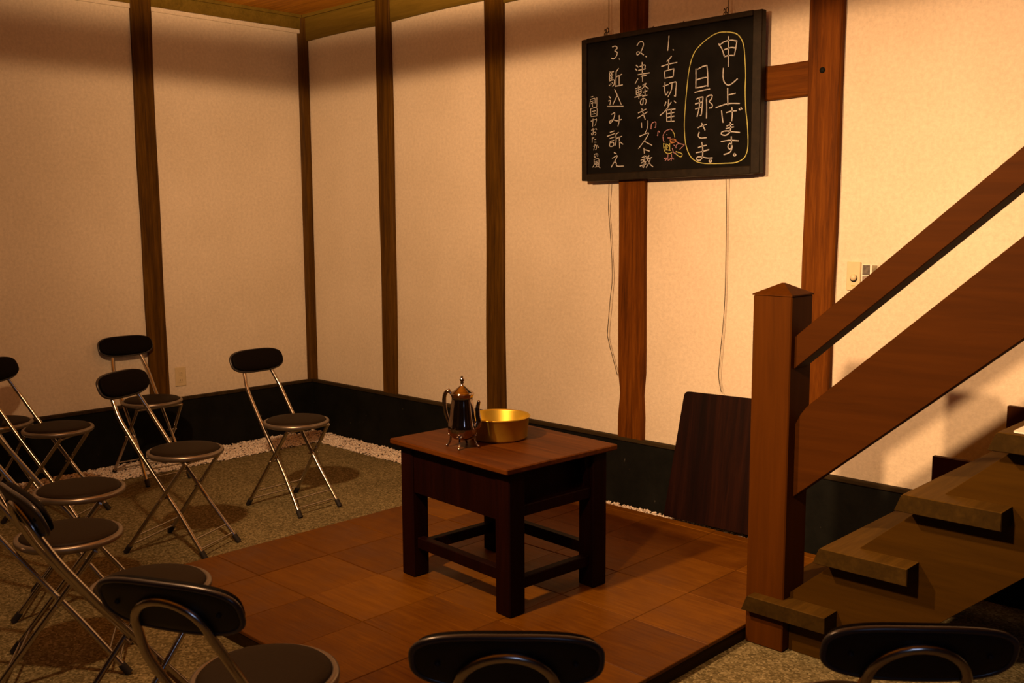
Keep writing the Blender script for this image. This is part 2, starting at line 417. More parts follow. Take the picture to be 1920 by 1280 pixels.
# ------------------------------------------------------------------ the room
def struct(o, label=None, cat=None):
    return tag(o, label, cat, None, 'structure')
CEIL = 2.86
struct(MB().box(-0.15, 8.0, -6.2, 0.15, -0.12, 0.0).build('floor', M['floor']), 'grey brown washed gravel floor', 'floor')
struct(MB().box(-0.15, 0.0, -6.2, 0.15, 0.0, CEIL).build('wall_left', M['plaster']), 'cream plaster wall on the left', 'wall')
struct(MB().box(0.0, 8.0, 0.0, 0.15, 0.0, CEIL).build('wall_back', M['plaster']), 'cream plaster wall behind the blackboard and stairs', 'wall')
struct(MB().box(8.0, 8.15, -6.2, 0.15, 0.0, CEIL).build('wall_right', M['ledge_x']))
struct(MB().box(0.0, 8.0, -6.35, -6.2, 0.0, CEIL).build('wall_front', M['ledge_x']))
cb = MB()
y = -6.2
while y < 0.1:
    cb.box(-0.15, 8.0, y+0.002, min(0.15, y+0.298), CEIL, CEIL+0.03); y += 0.3
cb.box(-0.15, 8.0, -6.2, 0.15, CEIL+0.03, CEIL+0.06)
struct(cb.build('ceiling', M['ceil']), 'orange brown board ceiling', 'ceiling')

# black stem wall with a wooden ledge on top
struct(MB().box(0.0, 0.022, -6.2, 0.0, 0.0, 0.365).build('baseboard_left', M['stem']), 'black stem wall below the left plaster wall', 'baseboard')
struct(MB().box(0.022, 8.0, -0.022, 0.0, 0.0, 0.365).build('baseboard_back', M['stem']), 'black stem wall below the back plaster wall', 'baseboard')
def irregular(mb, x0, x1, n, f):
    pass
struct(MB().box(0.0, 0.032, -6.2, -0.032, 0.365, 0.386, 0.004).build('trim_1', M['ledge_x']), 'dark wooden ledge along the left wall', 'trim')
struct(MB().box(0.0, 8.0, -0.032, 0.0, 0.365, 0.386, 0.004).build('trim_2', M['ledge_x']), 'dark wooden ledge along the back wall', 'trim')

# old pillars set into the plaster, slightly irregular outlines
random.seed(4)
def pillar(name, u0, u1, z0, z1, d, wallside, label, waist=None, lean=0.0, mat='post'):
    """wallside 'b' back wall (u = x), 'l' left wall (u = y)"""
    n = 22; vs_ = []; fs = []
    a = [random.uniform(0, 6) for _ in range(4)]
    for i in range(n+1):
        t = i/n; z = z0+(z1-z0)*t
        w0 = 0.004*math.sin(5*t+a[0])+0.002*math.sin(17*t+a[1]); w1 = 0.004*math.sin(4*t+a[2])+0.002*math.sin(14*t+a[3])
        if waist and abs(z-waist) < 0.06:
            k = 1-abs(z-waist)/0.06; w0 += 0.014*k; w1 -= 0.010*k
        L, R_ = u0+w0+lean*t, u1+w1+lean*t
        for (u, dd) in ((L, 0.0), (L, d*0.8), (L+0.006, d), (R_-0.006, d), (R_, d*0.8), (R_, 0.0)):
            vs_.append((u, -dd, z) if wallside == 'b' else (dd, u, z))
    for i in range(n):
        for k in range(5):
            q = (i*6+k, i*6+k+1, i*6+7+k, i*6+6+k); fs.append(q if wallside == 'b' else q[::-1])
    fs.append(tuple(range(6))); fs.append(tuple(range(n*6, n*6+6)))
    return struct(MB().add(vs_, fs).build(name, M[mat]), label, 'pillar')
pillar('trim_3', -1.214, -1.090, 0.386, CEIL, 0.022, 'l', 'wooden pillar in the left wall behind two chairs', mat='post_dark')
pillar('trim_4', 0.806, 0.944, 0.386, CEIL, 0.022, 'b', 'wooden pillar in the back wall, nearest the corner', mat='post_dark')
pillar('trim_5', 1.770, 1.911, 0.386, CEIL, 0.022, 'b', 'wooden pillar behind the table, between two plaster panels', mat='post_dark')
pillar('trim_6', 2.730, 2.888, 0.386, CEIL, 0.030, 'b', 'wooden pillar behind the blackboard with a notched foot', 0.62)
p5 = pillar('trim_7', 3.735, 3.884, 0.386, CEIL, 0.030, 'b', 'wide wooden pillar behind the stair newel')
# corner batten
cbm = MB().prism([(0.0, 0.0), (0.055, 0.0), (0.055, -0.010), (0.022, -0.026), (0.0, -0.050)][::-1], 0.386, CEIL, 'z')
struct(cbm.build('trim_8', M['post_dark']), 'thin wooden batten in the corner of the room', 'trim')
# short rail between the two right pillars
rb = MB(); n = 10; vs_ = []; fs = []
for i in range(n+1):
    t = i/n; x = 2.885+t*(3.74-2.885); zt = 2.158+0.006*math.sin(6*t); zb = 2.012+0.007*math.sin(5*t+1)
    for (z, d) in ((zb, 0), (zb, 0.016), (zb+0.006, 0.022), (zt-0.006, 0.022), (zt, 0.016), (zt, 0)): vs_.append((x, -d, z))
for i in range(n):
    for k in range(5): fs.append((i*6+k, i*6+6+k, i*6+7+k, i*6+k+1))
struct(MB().add(vs_, fs).build('trim_9', M['post_x']), 'short horizontal wooden rail right of the blackboard', 'trim')
# beams under the ceiling
def headbeam(name, x0, x1, z0, label, ph):
    n = 10; vs_ = []; fs = []
    for i in range(n+1):
        t = i/n; x = x0+t*(x1-x0); zb = z0+0.008*math.sin(2.6*t+ph)
        for (z, d) in ((zb, 0.0), (zb, 0.010), (zb+0.006, 0.014), (CEIL-0.02, 0.014), (CEIL-0.02, 0.026), (CEIL, 0.026), (CEIL, 0)): vs_.append((x, -d, z))
    for i in range(n):
        for k in range(6): fs.append((i*7+k, i*7+7+k, i*7+8+k, i*7+k+1))
    struct(MB().add(vs_, fs).build(name, M['beam_dark']), label, 'beam')
headbeam('trim_10', 0.03, 0.812, 2.684, 'dark brown head beam in the corner bay of the back wall', 0.2)
headbeam('trim_11', 0.938, 1.776, 2.692, 'dark brown head beam right of the first back pillar', 0.0)
headbeam('trim_12', 1.905, 3.74, 2.66, 'dark brown head beam above the blackboard', 0.0)
headbeam('trim_13', 3.88, 8.0, 2.66, 'dark brown head beam above the stairs', 0.0)
lb = MB()
for (a, b_) in ((-1.096, -0.03), (-6.2, -1.208)):
    lb.box(0, 0.016, a, b_, 2.765, CEIL-0.02); lb.box(0, 0.028, a, b_, CEIL-0.02, CEIL)
struct(lb.build('trim_14', M['beam_dark']), 'dark brown head beam along the left wall', 'beam')
ll = MB()
for (a, b_) in ((-1.096, -0.03), (-6.2, -1.208)): ll.box(0, 0.012, a, b_-0.005, 2.738, 2.765, 0.002)
struct(ll.build('trim_15', M['plaster']), 'thin pale lip under the left head beam', 'trim')
# ceiling joist resting by the first pillars
struct(MB().box(0.80, 0.96, -6.2, -0.03, CEIL-0.022, CEIL, 0.004).build('trim_16', M['post_x']), 'ceiling joist running out from the first back pillar', 'joist')

# ------------------------------------------------------------------ white pebbles along the walls
random.seed(11)
ph = (1+5**0.5)/2
ICO = [Vector(q).normalized() for q in ((-1, ph, 0), (1, ph, 0), (-1, -ph, 0), (1, -ph, 0), (0, -1, ph), (0, 1, ph), (0, -1, -ph), (0, 1, -ph), (ph, 0, -1), (ph, 0, 1), (-ph, 0, -1), (-ph, 0, 1))]
ICF = [(0, 11, 5), (0, 5, 1), (0, 1, 7), (0, 7, 10), (0, 10, 11), (1, 5, 9), (5, 11, 4), (11, 10, 2), (10, 7, 6), (7, 1, 8), (3, 9, 4), (3, 4, 2), (3, 2, 6), (3, 6, 8), (3, 8, 9), (4, 9, 5), (2, 4, 11), (6, 2, 10), (8, 6, 7), (9, 8, 1)]
pb = MB()
def pebbles(x0, x1, y0, y1, slope):
    st = 0.0125; x = x0
    while x < x1:
        yy = y0
        while yy < y1:
            px, py = x+random.uniform(-.005, .005), yy+random.uniform(-.005, .005)
            px = min(max(px, x0), x1); py = min(max(py, y0), y1)
            r = random.uniform(0.0065, 0.0105); z = random.uniform(0.001, 0.012)+slope(px, py)
            rot = Matrix.Rotation(random.uniform(0, 6.28), 3, 'Z') @ Matrix.Rotation(random.uniform(-.5, .5), 3, 'X')
            sc = (random.uniform(.8, 1.3), random.uniform(.7, 1.1), random.uniform(.55, .85))
            vs_ = [(px+q.x, py+q.y, max(0.001, z+q.z)) for q in (rot @ Vector((v.x*sc[0]*r, v.y*sc[1]*r, v.z*sc[2]*r)) for v in ICO)]
            pb.add(vs_, ICF, True); yy += st
        x += st
pebbles(0.03, 0.295, -2.9, -0.19, lambda x, y: 0.02*max(0, 1-x/0.295))
pebbles(0.03, 2.02, -0.185, -0.03, lambda x, y: 0.02*max(0, 1+y/0.185))
pebbles(2.02, 3.75, -0.13, -0.03, lambda x, y: 0.02)
tag(pb.build('white_pebbles', M['pebble']), 'strip of small white pebbles along the foot of the walls', 'pebbles', None, 'stuff')

# ------------------------------------------------------------------ raised platform of square wooden tiles
pl = empty('wooden_platform', (0, 0, 0), 0, 'low platform of square brown wooden tiles under the table', 'platform')
TH = 0.06
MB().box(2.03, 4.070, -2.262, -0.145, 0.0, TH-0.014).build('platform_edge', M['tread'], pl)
tb = MB()
for i in range(6):
    for j in range(7):
        x0 = 2.03+i*0.345; y0 = -2.265+j*0.345; x1 = min(x0+0.345, 4.074); y1 = min(y0+0.345, -0.14)
        if y1-y0 < 0.03: continue
        dz = random.uniform(-0.0012, 0.0012)
        tb.box(x0+0.0012, x1-0.0012, y0+0.0012, y1-0.0012, TH-0.014, TH+dz, 0.002)
tb.build('platform_tiles', M['tile'], pl)

# ------------------------------------------------------------------ low wooden table
TZ = 0.623; TC = (3.124, -1.262); TR = -0.06
tab = empty('low_table', (TC[0], TC[1], TH), TR, 'low dark wooden table holding the pot and gold basin', 'table')
ta, tb_, la, lb_ = 0.352, 0.292, 0.326, 0.258; H = TZ-TH
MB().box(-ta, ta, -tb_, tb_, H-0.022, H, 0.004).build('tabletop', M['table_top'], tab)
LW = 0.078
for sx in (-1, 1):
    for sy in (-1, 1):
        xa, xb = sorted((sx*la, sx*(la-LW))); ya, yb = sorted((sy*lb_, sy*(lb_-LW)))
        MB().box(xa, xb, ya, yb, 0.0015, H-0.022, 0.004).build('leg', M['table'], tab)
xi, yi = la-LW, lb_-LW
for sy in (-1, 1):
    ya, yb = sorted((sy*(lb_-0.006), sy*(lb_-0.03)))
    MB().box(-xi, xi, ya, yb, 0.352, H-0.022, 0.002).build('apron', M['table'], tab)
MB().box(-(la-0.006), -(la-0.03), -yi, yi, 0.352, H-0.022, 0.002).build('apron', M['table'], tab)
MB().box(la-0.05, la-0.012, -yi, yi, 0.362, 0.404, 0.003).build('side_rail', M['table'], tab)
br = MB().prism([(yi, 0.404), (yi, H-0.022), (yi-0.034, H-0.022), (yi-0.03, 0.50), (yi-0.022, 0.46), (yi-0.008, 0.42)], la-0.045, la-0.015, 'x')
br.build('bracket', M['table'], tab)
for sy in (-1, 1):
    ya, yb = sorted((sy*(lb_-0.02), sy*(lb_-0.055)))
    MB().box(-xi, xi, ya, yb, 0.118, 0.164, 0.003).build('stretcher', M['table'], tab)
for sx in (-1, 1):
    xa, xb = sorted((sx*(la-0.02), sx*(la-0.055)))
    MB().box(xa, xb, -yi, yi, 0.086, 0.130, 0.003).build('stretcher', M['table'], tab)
MB().box(la-0.075, la-0.062, -yi, yi, 0.362, H-0.022).build('added_dark_panel', M['table'], tab)  # added panel across the open side, keeps the table's inside dark
dv = MB().box(-xi, la-0.05, -yi+0.0, yi, 0.352, 0.362)
dv.build('drawer_floor', M['table'], tab)

# ------------------------------------------------------------------ silver coffee pot
PX, PY = 3.084, -1.436
pot = empty('coffee_pot', (PX, PY, TZ+0.0005), math.radians(28), 'tall tarnished silver coffee pot on scrolled feet beside the gold basin', 'pot')
prof = [(0.0, 0.030), (0.020, 0.030), (0.034, 0.034), (0.046, 0.043), (0.0545, 0.057), (0.0575, 0.072), (0.0565, 0.086), (0.0535, 0.100),
        (0.0500, 0.120), (0.0475, 0.140), (0.0450, 0.160), (0.0425, 0.176), (0.0410, 0.186), (0.0408, 0.193), (0.0425, 0.200), (0.0460, 0.206), (0.0470, 0.208), (0.0455, 0.210), (0.040, 0.210)]
fine = []
for i in range(len(prof)-1):
    for k in range(2):
        t = k/2; fine.append((prof[i][0]*(1-t)+prof[i+1][0]*t, prof[i][1]*(1-t)+prof[i+1][1]*t))
fine.append(prof[-1])
MB().lathe(fine, seg=64, lobes=12, amp=0.014).build('body', M['silver'], pot)
lid = MB().lathe([(0.0445, 0.210), (0.0435, 0.214), (0.037, 0.217), (0.031, 0.221), (0.024, 0.227), (0.016, 0.233), (0.010, 0.238), (0.0065, 0.244), (0.0052, 0.249)], seg=48).build('lid', M['silver'], pot)
MB().lathe([(0.0052, 0.248), (0.0072, 0.251), (0.0048, 0.255), (0.0090, 0.259), (0.0100, 0.264), (0.0075, 0.269), (0.0045, 0.272), (0.0058, 0.275), (0.0, 0.279)], seg=20).build('finial', M['silver'], lid)
hp = spline([(-0.044, 0, 0.204), (-0.052, 0, 0.214), (-0.062, 0, 0.214), (-0.070, 0, 0.204), (-0.0735, 0, 0.182), (-0.072, 0, 0.155), (-0.067, 0, 0.128), (-0.060, 0, 0.106), (-0.054, 0, 0.092)], 6)
h = MB().tube(hp, [0.0050+0.0030*math.sin(PI*i/(len(hp)-1)) for i in range(len(hp))], 12)
h.ball((-0.054, 0, 0.219), 0.0065).build('handle', M['silver'], pot)
sp = spline([(0.044, 0, 0.078), (0.060, 0, 0.084), (0.0655, 0, 0.105), (0.0625, 0, 0.130), (0.0615, 0, 0.155), (0.066, 0, 0.176)], 6)
MB().tube(sp, [0.014-0.007*i/(len(sp)-1) for i in range(len(sp))], 14).ball((0.0665, 0, 0.179), 0.0075).build('spout', M['silver'], pot)
for k in range(4):
    a = math.radians(-85+90*k); ca, sa = math.cos(a), math.sin(a)
    f = MB().tube([(ca*r_, sa*r_, z) for r_, z in spline2] if False else [(ca*q.x, sa*q.x, q.z) for q in spline([(0.043, 0, 0.055), (0.047, 0, 0.040), (0.049, 0, 0.025), (0.055, 0, 0.012), (0.061, 0, 0.0055)], 5)], 0.0040, 10)
    f.ball((ca*0.062, sa*0.062, 0.0055), 0.0056)
    f.ball((ca*0.050, sa*0.050, 0.054), 0.007); f.ball((ca*0.052-sa*0.007, sa*0.052+ca*0.007, 0.048), 0.0045); f.ball((ca*0.052+sa*0.007, sa*0.052-ca*0.007, 0.048), 0.0045)
    f.build('foot', M['silver'], pot)

# ------------------------------------------------------------------ gold basin
bas = MB().lathe([(0.0, 0.0008), (0.105, 0.0008), (0.113, 0.003), (0.116, 0.009), (0.1225, 0.084), (0.1275, 0.087), (0.1285, 0.090), (0.1265, 0.0925), (0.123, 0.091),
                  (0.1205, 0.087), (0.1140, 0.011), (0.110, 0.005), (0.0, 0.004)], seg=72)
tag(bas.build('metal_basin', M['gold'], None, (3.066, -1.222, TZ)), 'round gold coloured metal basin on the table behind the pot', 'basin')

# ------------------------------------------------------------------ blackboard with chalk writing
BX, BZ, BY = 2.527, 1.684, -0.034
bb = empty('blackboard', (BX, BY, BZ), 0, 'hanging blackboard with white chalk Japanese writing on the back wall', 'blackboard')
BW, BH = 1.010, 0.698
rr_ = Matrix.Rotation(math.radians(-0.35), 4, 'Y')
MB().box(0.0, BW, -0.022, 0.0, 0.0, BH).xf(rr_).build('panel', M['slate'], bb)
fwid = (0.028, 0.040, 0.034, 0.022)  # left, right, bottom, top
def strip(x0, x1, z0, z1):
    MB().box(x0, x1, -0.036, -0.001, z0, z1, 0.003).xf(rr_).build('frame_strip', M['slate_frame'], bb)
strip(-0.004, fwid[0], 0.0, BH); strip(BW-fwid[1], BW+0.006, 0.0, BH)
strip(fwid[0], BW-fwid[1], -0.003, fwid[2]); strip(fwid[0], BW-fwid[1], BH-fwid[3], BH+0.003)
STROKES = {"phrase":[[814,590,833,562,845,531],[823,586,844,596,877,598,907,591],[907,591,902,559,896,530],[845,561,878,566,898,562],[845,531,869,533,896,530],[864,616,865,553,866,485],[841,481,840,444,848,418,867,404,887,409,914,427],[865,391,866,355,868,317],[867,360,886,363,906,365],[806,310,848,320,884,323,928,319],[836,294,840,265,845,242],[861,284,885,288,914,288],[889,305,892,277,890,246],[926,296,932,290],[935,300,941,294],[865,225,880,229,898,230],[861,213,883,217,901,218],[883,239,885,211,878,193,857,184,837,191,843,201,866,203,899,197,932,192],[836,157,876,161,927,156],[889,177,891,149,889,124,878,124,873,136,883,147,894,136,892,118,880,106,853,99],[908,101,915,95,909,90,902,96,908,101],[695,493,696,454,696,407],[705,490,730,499,754,502],[754,502,759,458,761,408],[701,443,728,448,753,449],[696,407,722,409,753,412],[691,388,729,393,772,396],[700,357,717,362,736,364],[736,364,733,325,728,284,722,282],[716,361,718,326,706,278],[695,336,730,341],[696,313,730,318],[755,355,757,313,757,267],[754,360,770,368,785,366,781,350,770,340,786,326,785,313,771,311],[712,227,732,234,757,239],[731,246,742,228,750,214],[719,206,714,190,727,180,758,180],[715,137,734,142,759,145],[703,114,735,118,773,125],[734,160,740,126,738,94,726,79,709,82,711,94,735,94,764,88,792,87],[782,79,789,73,782,68,775,74,782,79]],"outline":[[855,636,816,639,773,628,724,601,687,569,666,524,654,468,646,395,640,322,636,248,641,184,651,141,671,102,701,77,742,65,805,61,866,60,914,61,950,74,967,94,975,129,973,190,968,241,960,292,955,368,955,443,950,508,944,559,930,596,906,621,876,632,855,636]],"first":[[543,658,541,628,537,593],[566,594,570,591],[559,565,547,553,533,544],[503,524,541,530,590,533],[544,548,543,509],[520,500,523,468],[520,500,548,504,573,506],[573,506,570,471],[523,468,549,469,570,471],[513,432,543,437],[524,449,522,417,530,390,542,405],[549,442,569,444,587,443,586,412,584,380,578,383],[564,440,560,409,542,381],[547,368,543,335],[531,358,524,342],[577,359,587,350],[561,355,531,320,498,298],[535,323,537,269],[538,320,584,322],[540,303,578,306],[540,286,578,289],[538,267,579,266],[561,323,562,265]],"second":[[358,637,370,650,387,652,396,640,391,622,378,602,360,593,358,606,374,604,397,589],[410,581,414,578],[354,545,366,535],[349,529,359,520],[348,458,365,481],[375,537,406,541,405,520],[368,520,410,523],[365,500,433,502],[383,490,414,492],[389,555,391,511,393,465],[352,436,383,441],[356,427,359,405,384,411,381,430,356,427],[358,416,383,420],[347,395,394,402],[369,448,372,387],[394,448,414,455,404,442,390,432],[397,451,428,429],[397,415,420,419],[408,428,409,398],[393,396,422,399],[398,380,395,358,384,360,381,373,394,385,412,381,415,367,409,356],[369,319,416,334],[364,295,423,320],[390,339,399,314,411,286],[389,271,391,248],[427,279,427,257,421,236,411,222],[379,208,431,221,418,197,397,174,373,150],[411,181,453,161],[405,151,408,126],[410,143,438,135],[395,107,419,112],[409,115,411,96],[388,94,426,102],[426,109,392,80],[398,85,418,87,407,77],[407,79,406,60,397,63],[383,66,419,75],[436,114,426,92],[430,98,454,105],[447,102,433,75,420,59],[430,92,444,72,460,60]],"third":[[208,648,225,650,239,639,222,628,238,618,232,600,215,591,201,596],[249,587,253,584],[192,532,191,489],[192,529,216,530],[193,513,212,515],[193,499,212,500],[191,488,220,489,218,465,209,461],[189,468,193,465],[197,473,201,469],[206,478,211,474],[204,531,204,490],[247,542,233,528],[232,528,231,461],[233,503,268,512],[251,507,251,461],[228,458,272,461],[188,413,199,404],[185,391,198,392,194,372],[178,365,221,362,277,358],[223,444,241,414,266,366],[241,414,227,394,214,373],[206,325,225,330,218,302,199,283,192,290,211,298,242,291,267,296],[253,316,253,289,246,265],[197,238,222,243],[179,220,228,231],[195,208,222,214],[197,194,221,198],[194,186,196,170,219,172,217,188,194,186],[250,235,233,225],[233,225,235,192,228,171],[235,206,271,215],[254,213,258,158],[254,191,278,176],[223,138,237,132],[212,111,244,121,206,68],[223,94,237,88,241,72,283,70]],"signature":[[73,420,86,422],[67,408,95,412],[69,408,65,372],[72,398,91,400],[74,388,93,391],[82,400,84,372],[99,412,100,386],[111,414,111,370,107,369],[71,362,73,324],[73,362,110,365,112,323],[73,324,112,324],[80,348,104,350],[93,355,93,335],[80,335,104,336],[74,301,106,307,104,284,98,278],[87,311,85,274],[108,311,111,303],[76,256,104,261],[87,265,89,239,81,232,78,240,100,245,107,238,100,231],[108,262,111,257],[83,220,82,195],[81,215,94,219],[98,209,107,210],[95,196,109,195],[90,176,109,180,109,162,103,158],[101,186,92,156],[116,180,123,168],[110,139,105,123,97,123,96,133,110,139,119,134,117,124],[95,110,95,84,86,72],[95,110,125,112,126,76,134,67],[101,100,121,102],[103,93,103,85,119,86,119,94,103,93],[112,101,112,73],[101,72,125,74]],"bird":[[516,200,521,212,533,224,550,229,562,230,570,222],[516,200,520,177,526,172],[538,208,540,205],[544,191,560,190],[591,173,609,162,640,154],[640,154,628,146,613,134],[570,142,579,121,592,118],[609,162,594,156,591,141],[579,156,594,146],[547,118,546,98],[567,117,568,99],[546,98,531,86],[546,98,524,96],[546,98,548,85],[568,99,552,87],[568,99,580,90],[568,99,565,84]],"beak":[[557,183,578,184,591,176,585,169,563,167,557,183],[563,175,585,176],[573,232,582,239,579,221]],"breast":[[572,219,581,206,584,191],[520,167,522,144,533,124,555,118,570,124],[526,164,542,161,554,150],[526,149,545,148],[535,164,536,134],[556,165,556,135],[539,136,561,132],[589,116,610,102,624,101,625,114,601,123],[592,126,610,117]],"notes":[[446,241,451,264,473,269,473,244],[443,241,449,239],[468,245,473,243],[486,207,488,226,498,219],[482,207,487,205]]}
def chalk(key, mat, w, name):
    mb = MB(); random.seed(len(key))
    for st in STROKES[key]:
        pts = [(st[i]/1000-(BX-2.5), st[i+1]/1000-(BZ-1.68)) for i in range(0, len(st), 2)]
        sm = [(q.x, q.z) for q in spline([(a, 0, b_) for a, b_ in pts], 4)] if len(pts) > 2 else pts
        vs_ = []; fs = []
        for i, (a, b_) in enumerate(sm):
            p0 = sm[max(0, i-1)]; p1 = sm[min(len(sm)-1, i+1)]
            d = Vector((p1[0]-p0[0], p1[1]-p0[1]))
            if d.length < 1e-9: d = Vector((1, 0))
            d.normalize(); hw = w*random.uniform(0.75, 1.1)/2
            ex = d*(hw*0.5)*(-1 if i == 0 else (1 if i == len(sm)-1 else 0))
            for sg in (-1, 1):
                for yy in (-0.0215, -0.0232):
                    vs_.append((a-d.y*hw*sg+ex.x, yy, b_+d.x*hw*sg+ex.y))
            if i:
                o = (i-1)*4
                fs += [(o+1, o+3, o+7, o+5), (o, o+1, o+5, o+4), (o+2, o+6, o+7, o+3)]
        fs += [(0, 2, 3, 1), tuple(len(vs_)-4+k for k in (0, 1, 3, 2))]
        mb.add(vs_, fs)
    return mb.build(name, mat, bb)
chalk('phrase', M['chalk'], 0.0056, 'chalk_phrase')['label'] = 'white chalk phrase inside the yellow outline'
chalk('outline', M['chalk_yellow'], 0.0045, 'chalk_outline')['label'] = 'yellow chalk rounded outline'
STROKES['n1'] = STROKES['first'][:2]; STROKES['first'] = STROKES['first'][2:]
chalk('n1', M['chalk'], 0.0048, 'chalk_numeral')['label'] = 'chalk numeral 1'
chalk('first', M['chalk'], 0.0052, 'chalk_line')['label'] = 'chalk writing after numeral 1'
STROKES['n2'] = STROKES['second'][:2]; STROKES['second'] = STROKES['second'][2:]
chalk('n2', M['chalk'], 0.0048, 'chalk_numeral')['label'] = 'chalk numeral 2'
chalk('second', M['chalk'], 0.0046, 'chalk_line')['label'] = 'chalk writing after numeral 2'
STROKES['n3'] = STROKES['third'][:2]; STROKES['third'] = STROKES['third'][2:]
chalk('n3', M['chalk'], 0.0048, 'chalk_numeral')['label'] = 'chalk numeral 3'
chalk('third', M['chalk'], 0.0046, 'chalk_line')['label'] = 'chalk writing after numeral 3'
chalk('signature', M['chalk'], 0.0034, 'chalk_signature')['label'] = 'small chalk line at the left edge'
STROKES['beak'].pop()
bd = chalk('bird', M['chalk_pink'], 0.0036, 'chalk_bird'); bd['label'] = 'pink chalk drawing of a small bird'
chalk('beak', M['chalk_orange'], 0.0040, 'chalk_bird_wing').parent = bd
chalk('breast', M['chalk_yellow'], 0.0036, 'chalk_bird_breast').parent = bd
chalk('notes', M['chalk_pink'], 0.0040, 'chalk_music_notes')['label'] = 'pink chalk music notes'
for (x, big) in ((0.135, 1), (0.815, 1), (0.42, 0), (0.59, 0)):
    mb = MB()
    if big:
        mb.tube([(x+0.009*math.cos(a*0.5236), -0.018, BH+0.012+0.011*math.sin(a*0.5236)) for a in range(12)], 0.0022, 8, True)
        mb.tube(fillet([(x, -0.018, BH-0.004), (x+0.001, -0.018, BH+0.030), (x-0.006, -0.018, BH+0.040), (x-0.008, -0.018, BH+0.028)], 0.004), 0.0020, 8)
        mb.tube([(x+0.010+0.007*math.cos(a*0.5236), -0.018, BH+0.030+0.011*math.sin(a*0.5236)) for a in range(12)], 0.0020, 8, True)
    else:
        mb.tube([(x, -0.018, BH-0.002), (x, -0.018, BH+0.010), (x+0.003, -0.018, BH+0.014)], 0.0018, 8)
    mb.build('hook' if big else 'nail', M['wire'], bb)
# wires: they run from the ceiling behind the board and dangle below it
def wire(pts, label):
    tag(MB().tube(spline(pts, 6), 0.0017, 6).build('hanging_wire', M['wire']), label, 'wire', 'wires hanging behind the blackboard')
wire([(2.662, -0.030, 2.82), (2.663, -0.030, 2.45), (2.668, -0.0315, 2.10), (2.672, -0.0315, 1.70), (2.660, -0.020, 1.54), (2.668, -0.018, 1.46), (2.688, -0.020, 1.22), (2.682, -0.026, 1.10), (2.664, -0.024, 0.93), (2.670, -0.024, 0.87), (2.731, -0.026, 0.70)],
     'thin dark wire dangling below the left part of the blackboard')
wire([(3.343, -0.030, 2.82), (3.343, -0.030, 2.45), (3.346, -0.0315, 2.10), (3.350, -0.0315, 1.70), (3.349, -0.018, 1.52), (3.349, -0.018, 1.12), (3.338, -0.022, 0.92), (3.329, -0.024, 0.80), (3.331, -0.024, 0.74), (3.346, -0.026, 0.685)],
     'thin dark wire dangling below the right part of the blackboard')

# ------------------------------------------------------------------ board leaning on the wall
LBh = 0.612; tilt = math.atan2(0.088, 0.60)
def rounded(poly, r, n=5):
    out = []
    m_ = len(poly)
    for i in range(m_):
        p0, p1, p2 = Vector(poly[i-1]), Vector(poly[i]), Vector(poly[(i+1) % m_])
        q0 = p1+(p0-p1).normalized()*r[i]; q2 = p1+(p2-p1).normalized()*r[i]
        if r[i] < 1e-6: out.append(tuple(p1)); continue
        for k in range(n+1):
            t = k/n; out.append(tuple(q0*(1-t)**2+p1*2*t*(1-t)+q2*t*t))
    return out
lp = rounded([(0.0, 0.0), (0.50, 0.0), (0.52, LBh+0.008), (0.052, LBh)], [0.004, 0.004, 0.025, 0.025])
lo = MB().prism(lp, -0.009, 0.009, 'y', 0.002).build('leaning_board', M['plank'])
lo.location = (3.105, -0.128, TH+0.004); lo.rotation_euler = (-tilt, 0, math.radians(2.0))
tag(lo, 'dark reddish brown wooden board leaning on the wall behind the newel', 'board')

# ------------------------------------------------------------------ staircase
st = empty('staircase', (4.08, -1.0, 0), 0, 'brown wooden open staircase with newel post and sloping handrail', 'staircase')
OFF = Vector((-4.08, 1.0, 0))
def sb(mb, name, mat, parent=st):
    return mb.xf(Matrix.Translation(OFF)).build(name, mat, parent)
RUN, RISE = 0.2635, 0.2325
nx0, nx1, ny0, ny1 = 4.077, 4.222, -1.0, -0.855
nw = sb(MB().box(nx0, nx1, ny0, ny1, 0.001, 1.236, 0.004), 'newel_post', M['stair'])
cp = MB(); e = 0.002
cp.add([(nx0-e, ny0-e, 1.236), (nx1+e, ny0-e, 1.236), (nx1+e, ny1+e, 1.236), (nx0-e, ny1+e, 1.236),
        (nx0-e, ny0-e, 1.240), (nx1+e, ny0-e, 1.240), (nx1+e, ny1+e, 1.240), (nx0-e, ny1+e, 1.240),
        (nx0+0.068, ny0+0.068, 1.276), (nx1-0.068, ny0+0.068, 1.276), (nx1-0.068, ny1-0.068, 1.276), (nx0+0.068, ny1-0.068, 1.276)],
       [(3, 2, 1, 0), (0, 1, 5, 4), (1, 2, 6, 5), (2, 3, 7, 6), (3, 0, 4, 7), (4, 5, 9, 8), (5, 6, 10, 9), (6, 7, 11, 10), (7, 4, 8, 11), (8, 9, 10, 11)])
sb(cp, 'newel_cap', M['stair'], nw)
XE = 6.15
sl = 0.868
sb(MB().prism([(4.222, 0.990), (XE, 0.990+sl*(XE-4.222)), (XE, 1.100+sl*(XE-4.222)), (4.222, 1.100)], -0.975, -0.885, 'y', 0.003), 'handrail', M['rail'])
sb(MB().prism([(4.222, 0.545), (XE, 0.545+0.856*(XE-4.222)), (XE, 0.835+0.885*(XE-4.222)), (4.262, 0.865), (4.240, 0.835), (4.222, 0.800)], -0.955, -0.905, 'y', 0.003), 'balustrade_board', M['rail'])
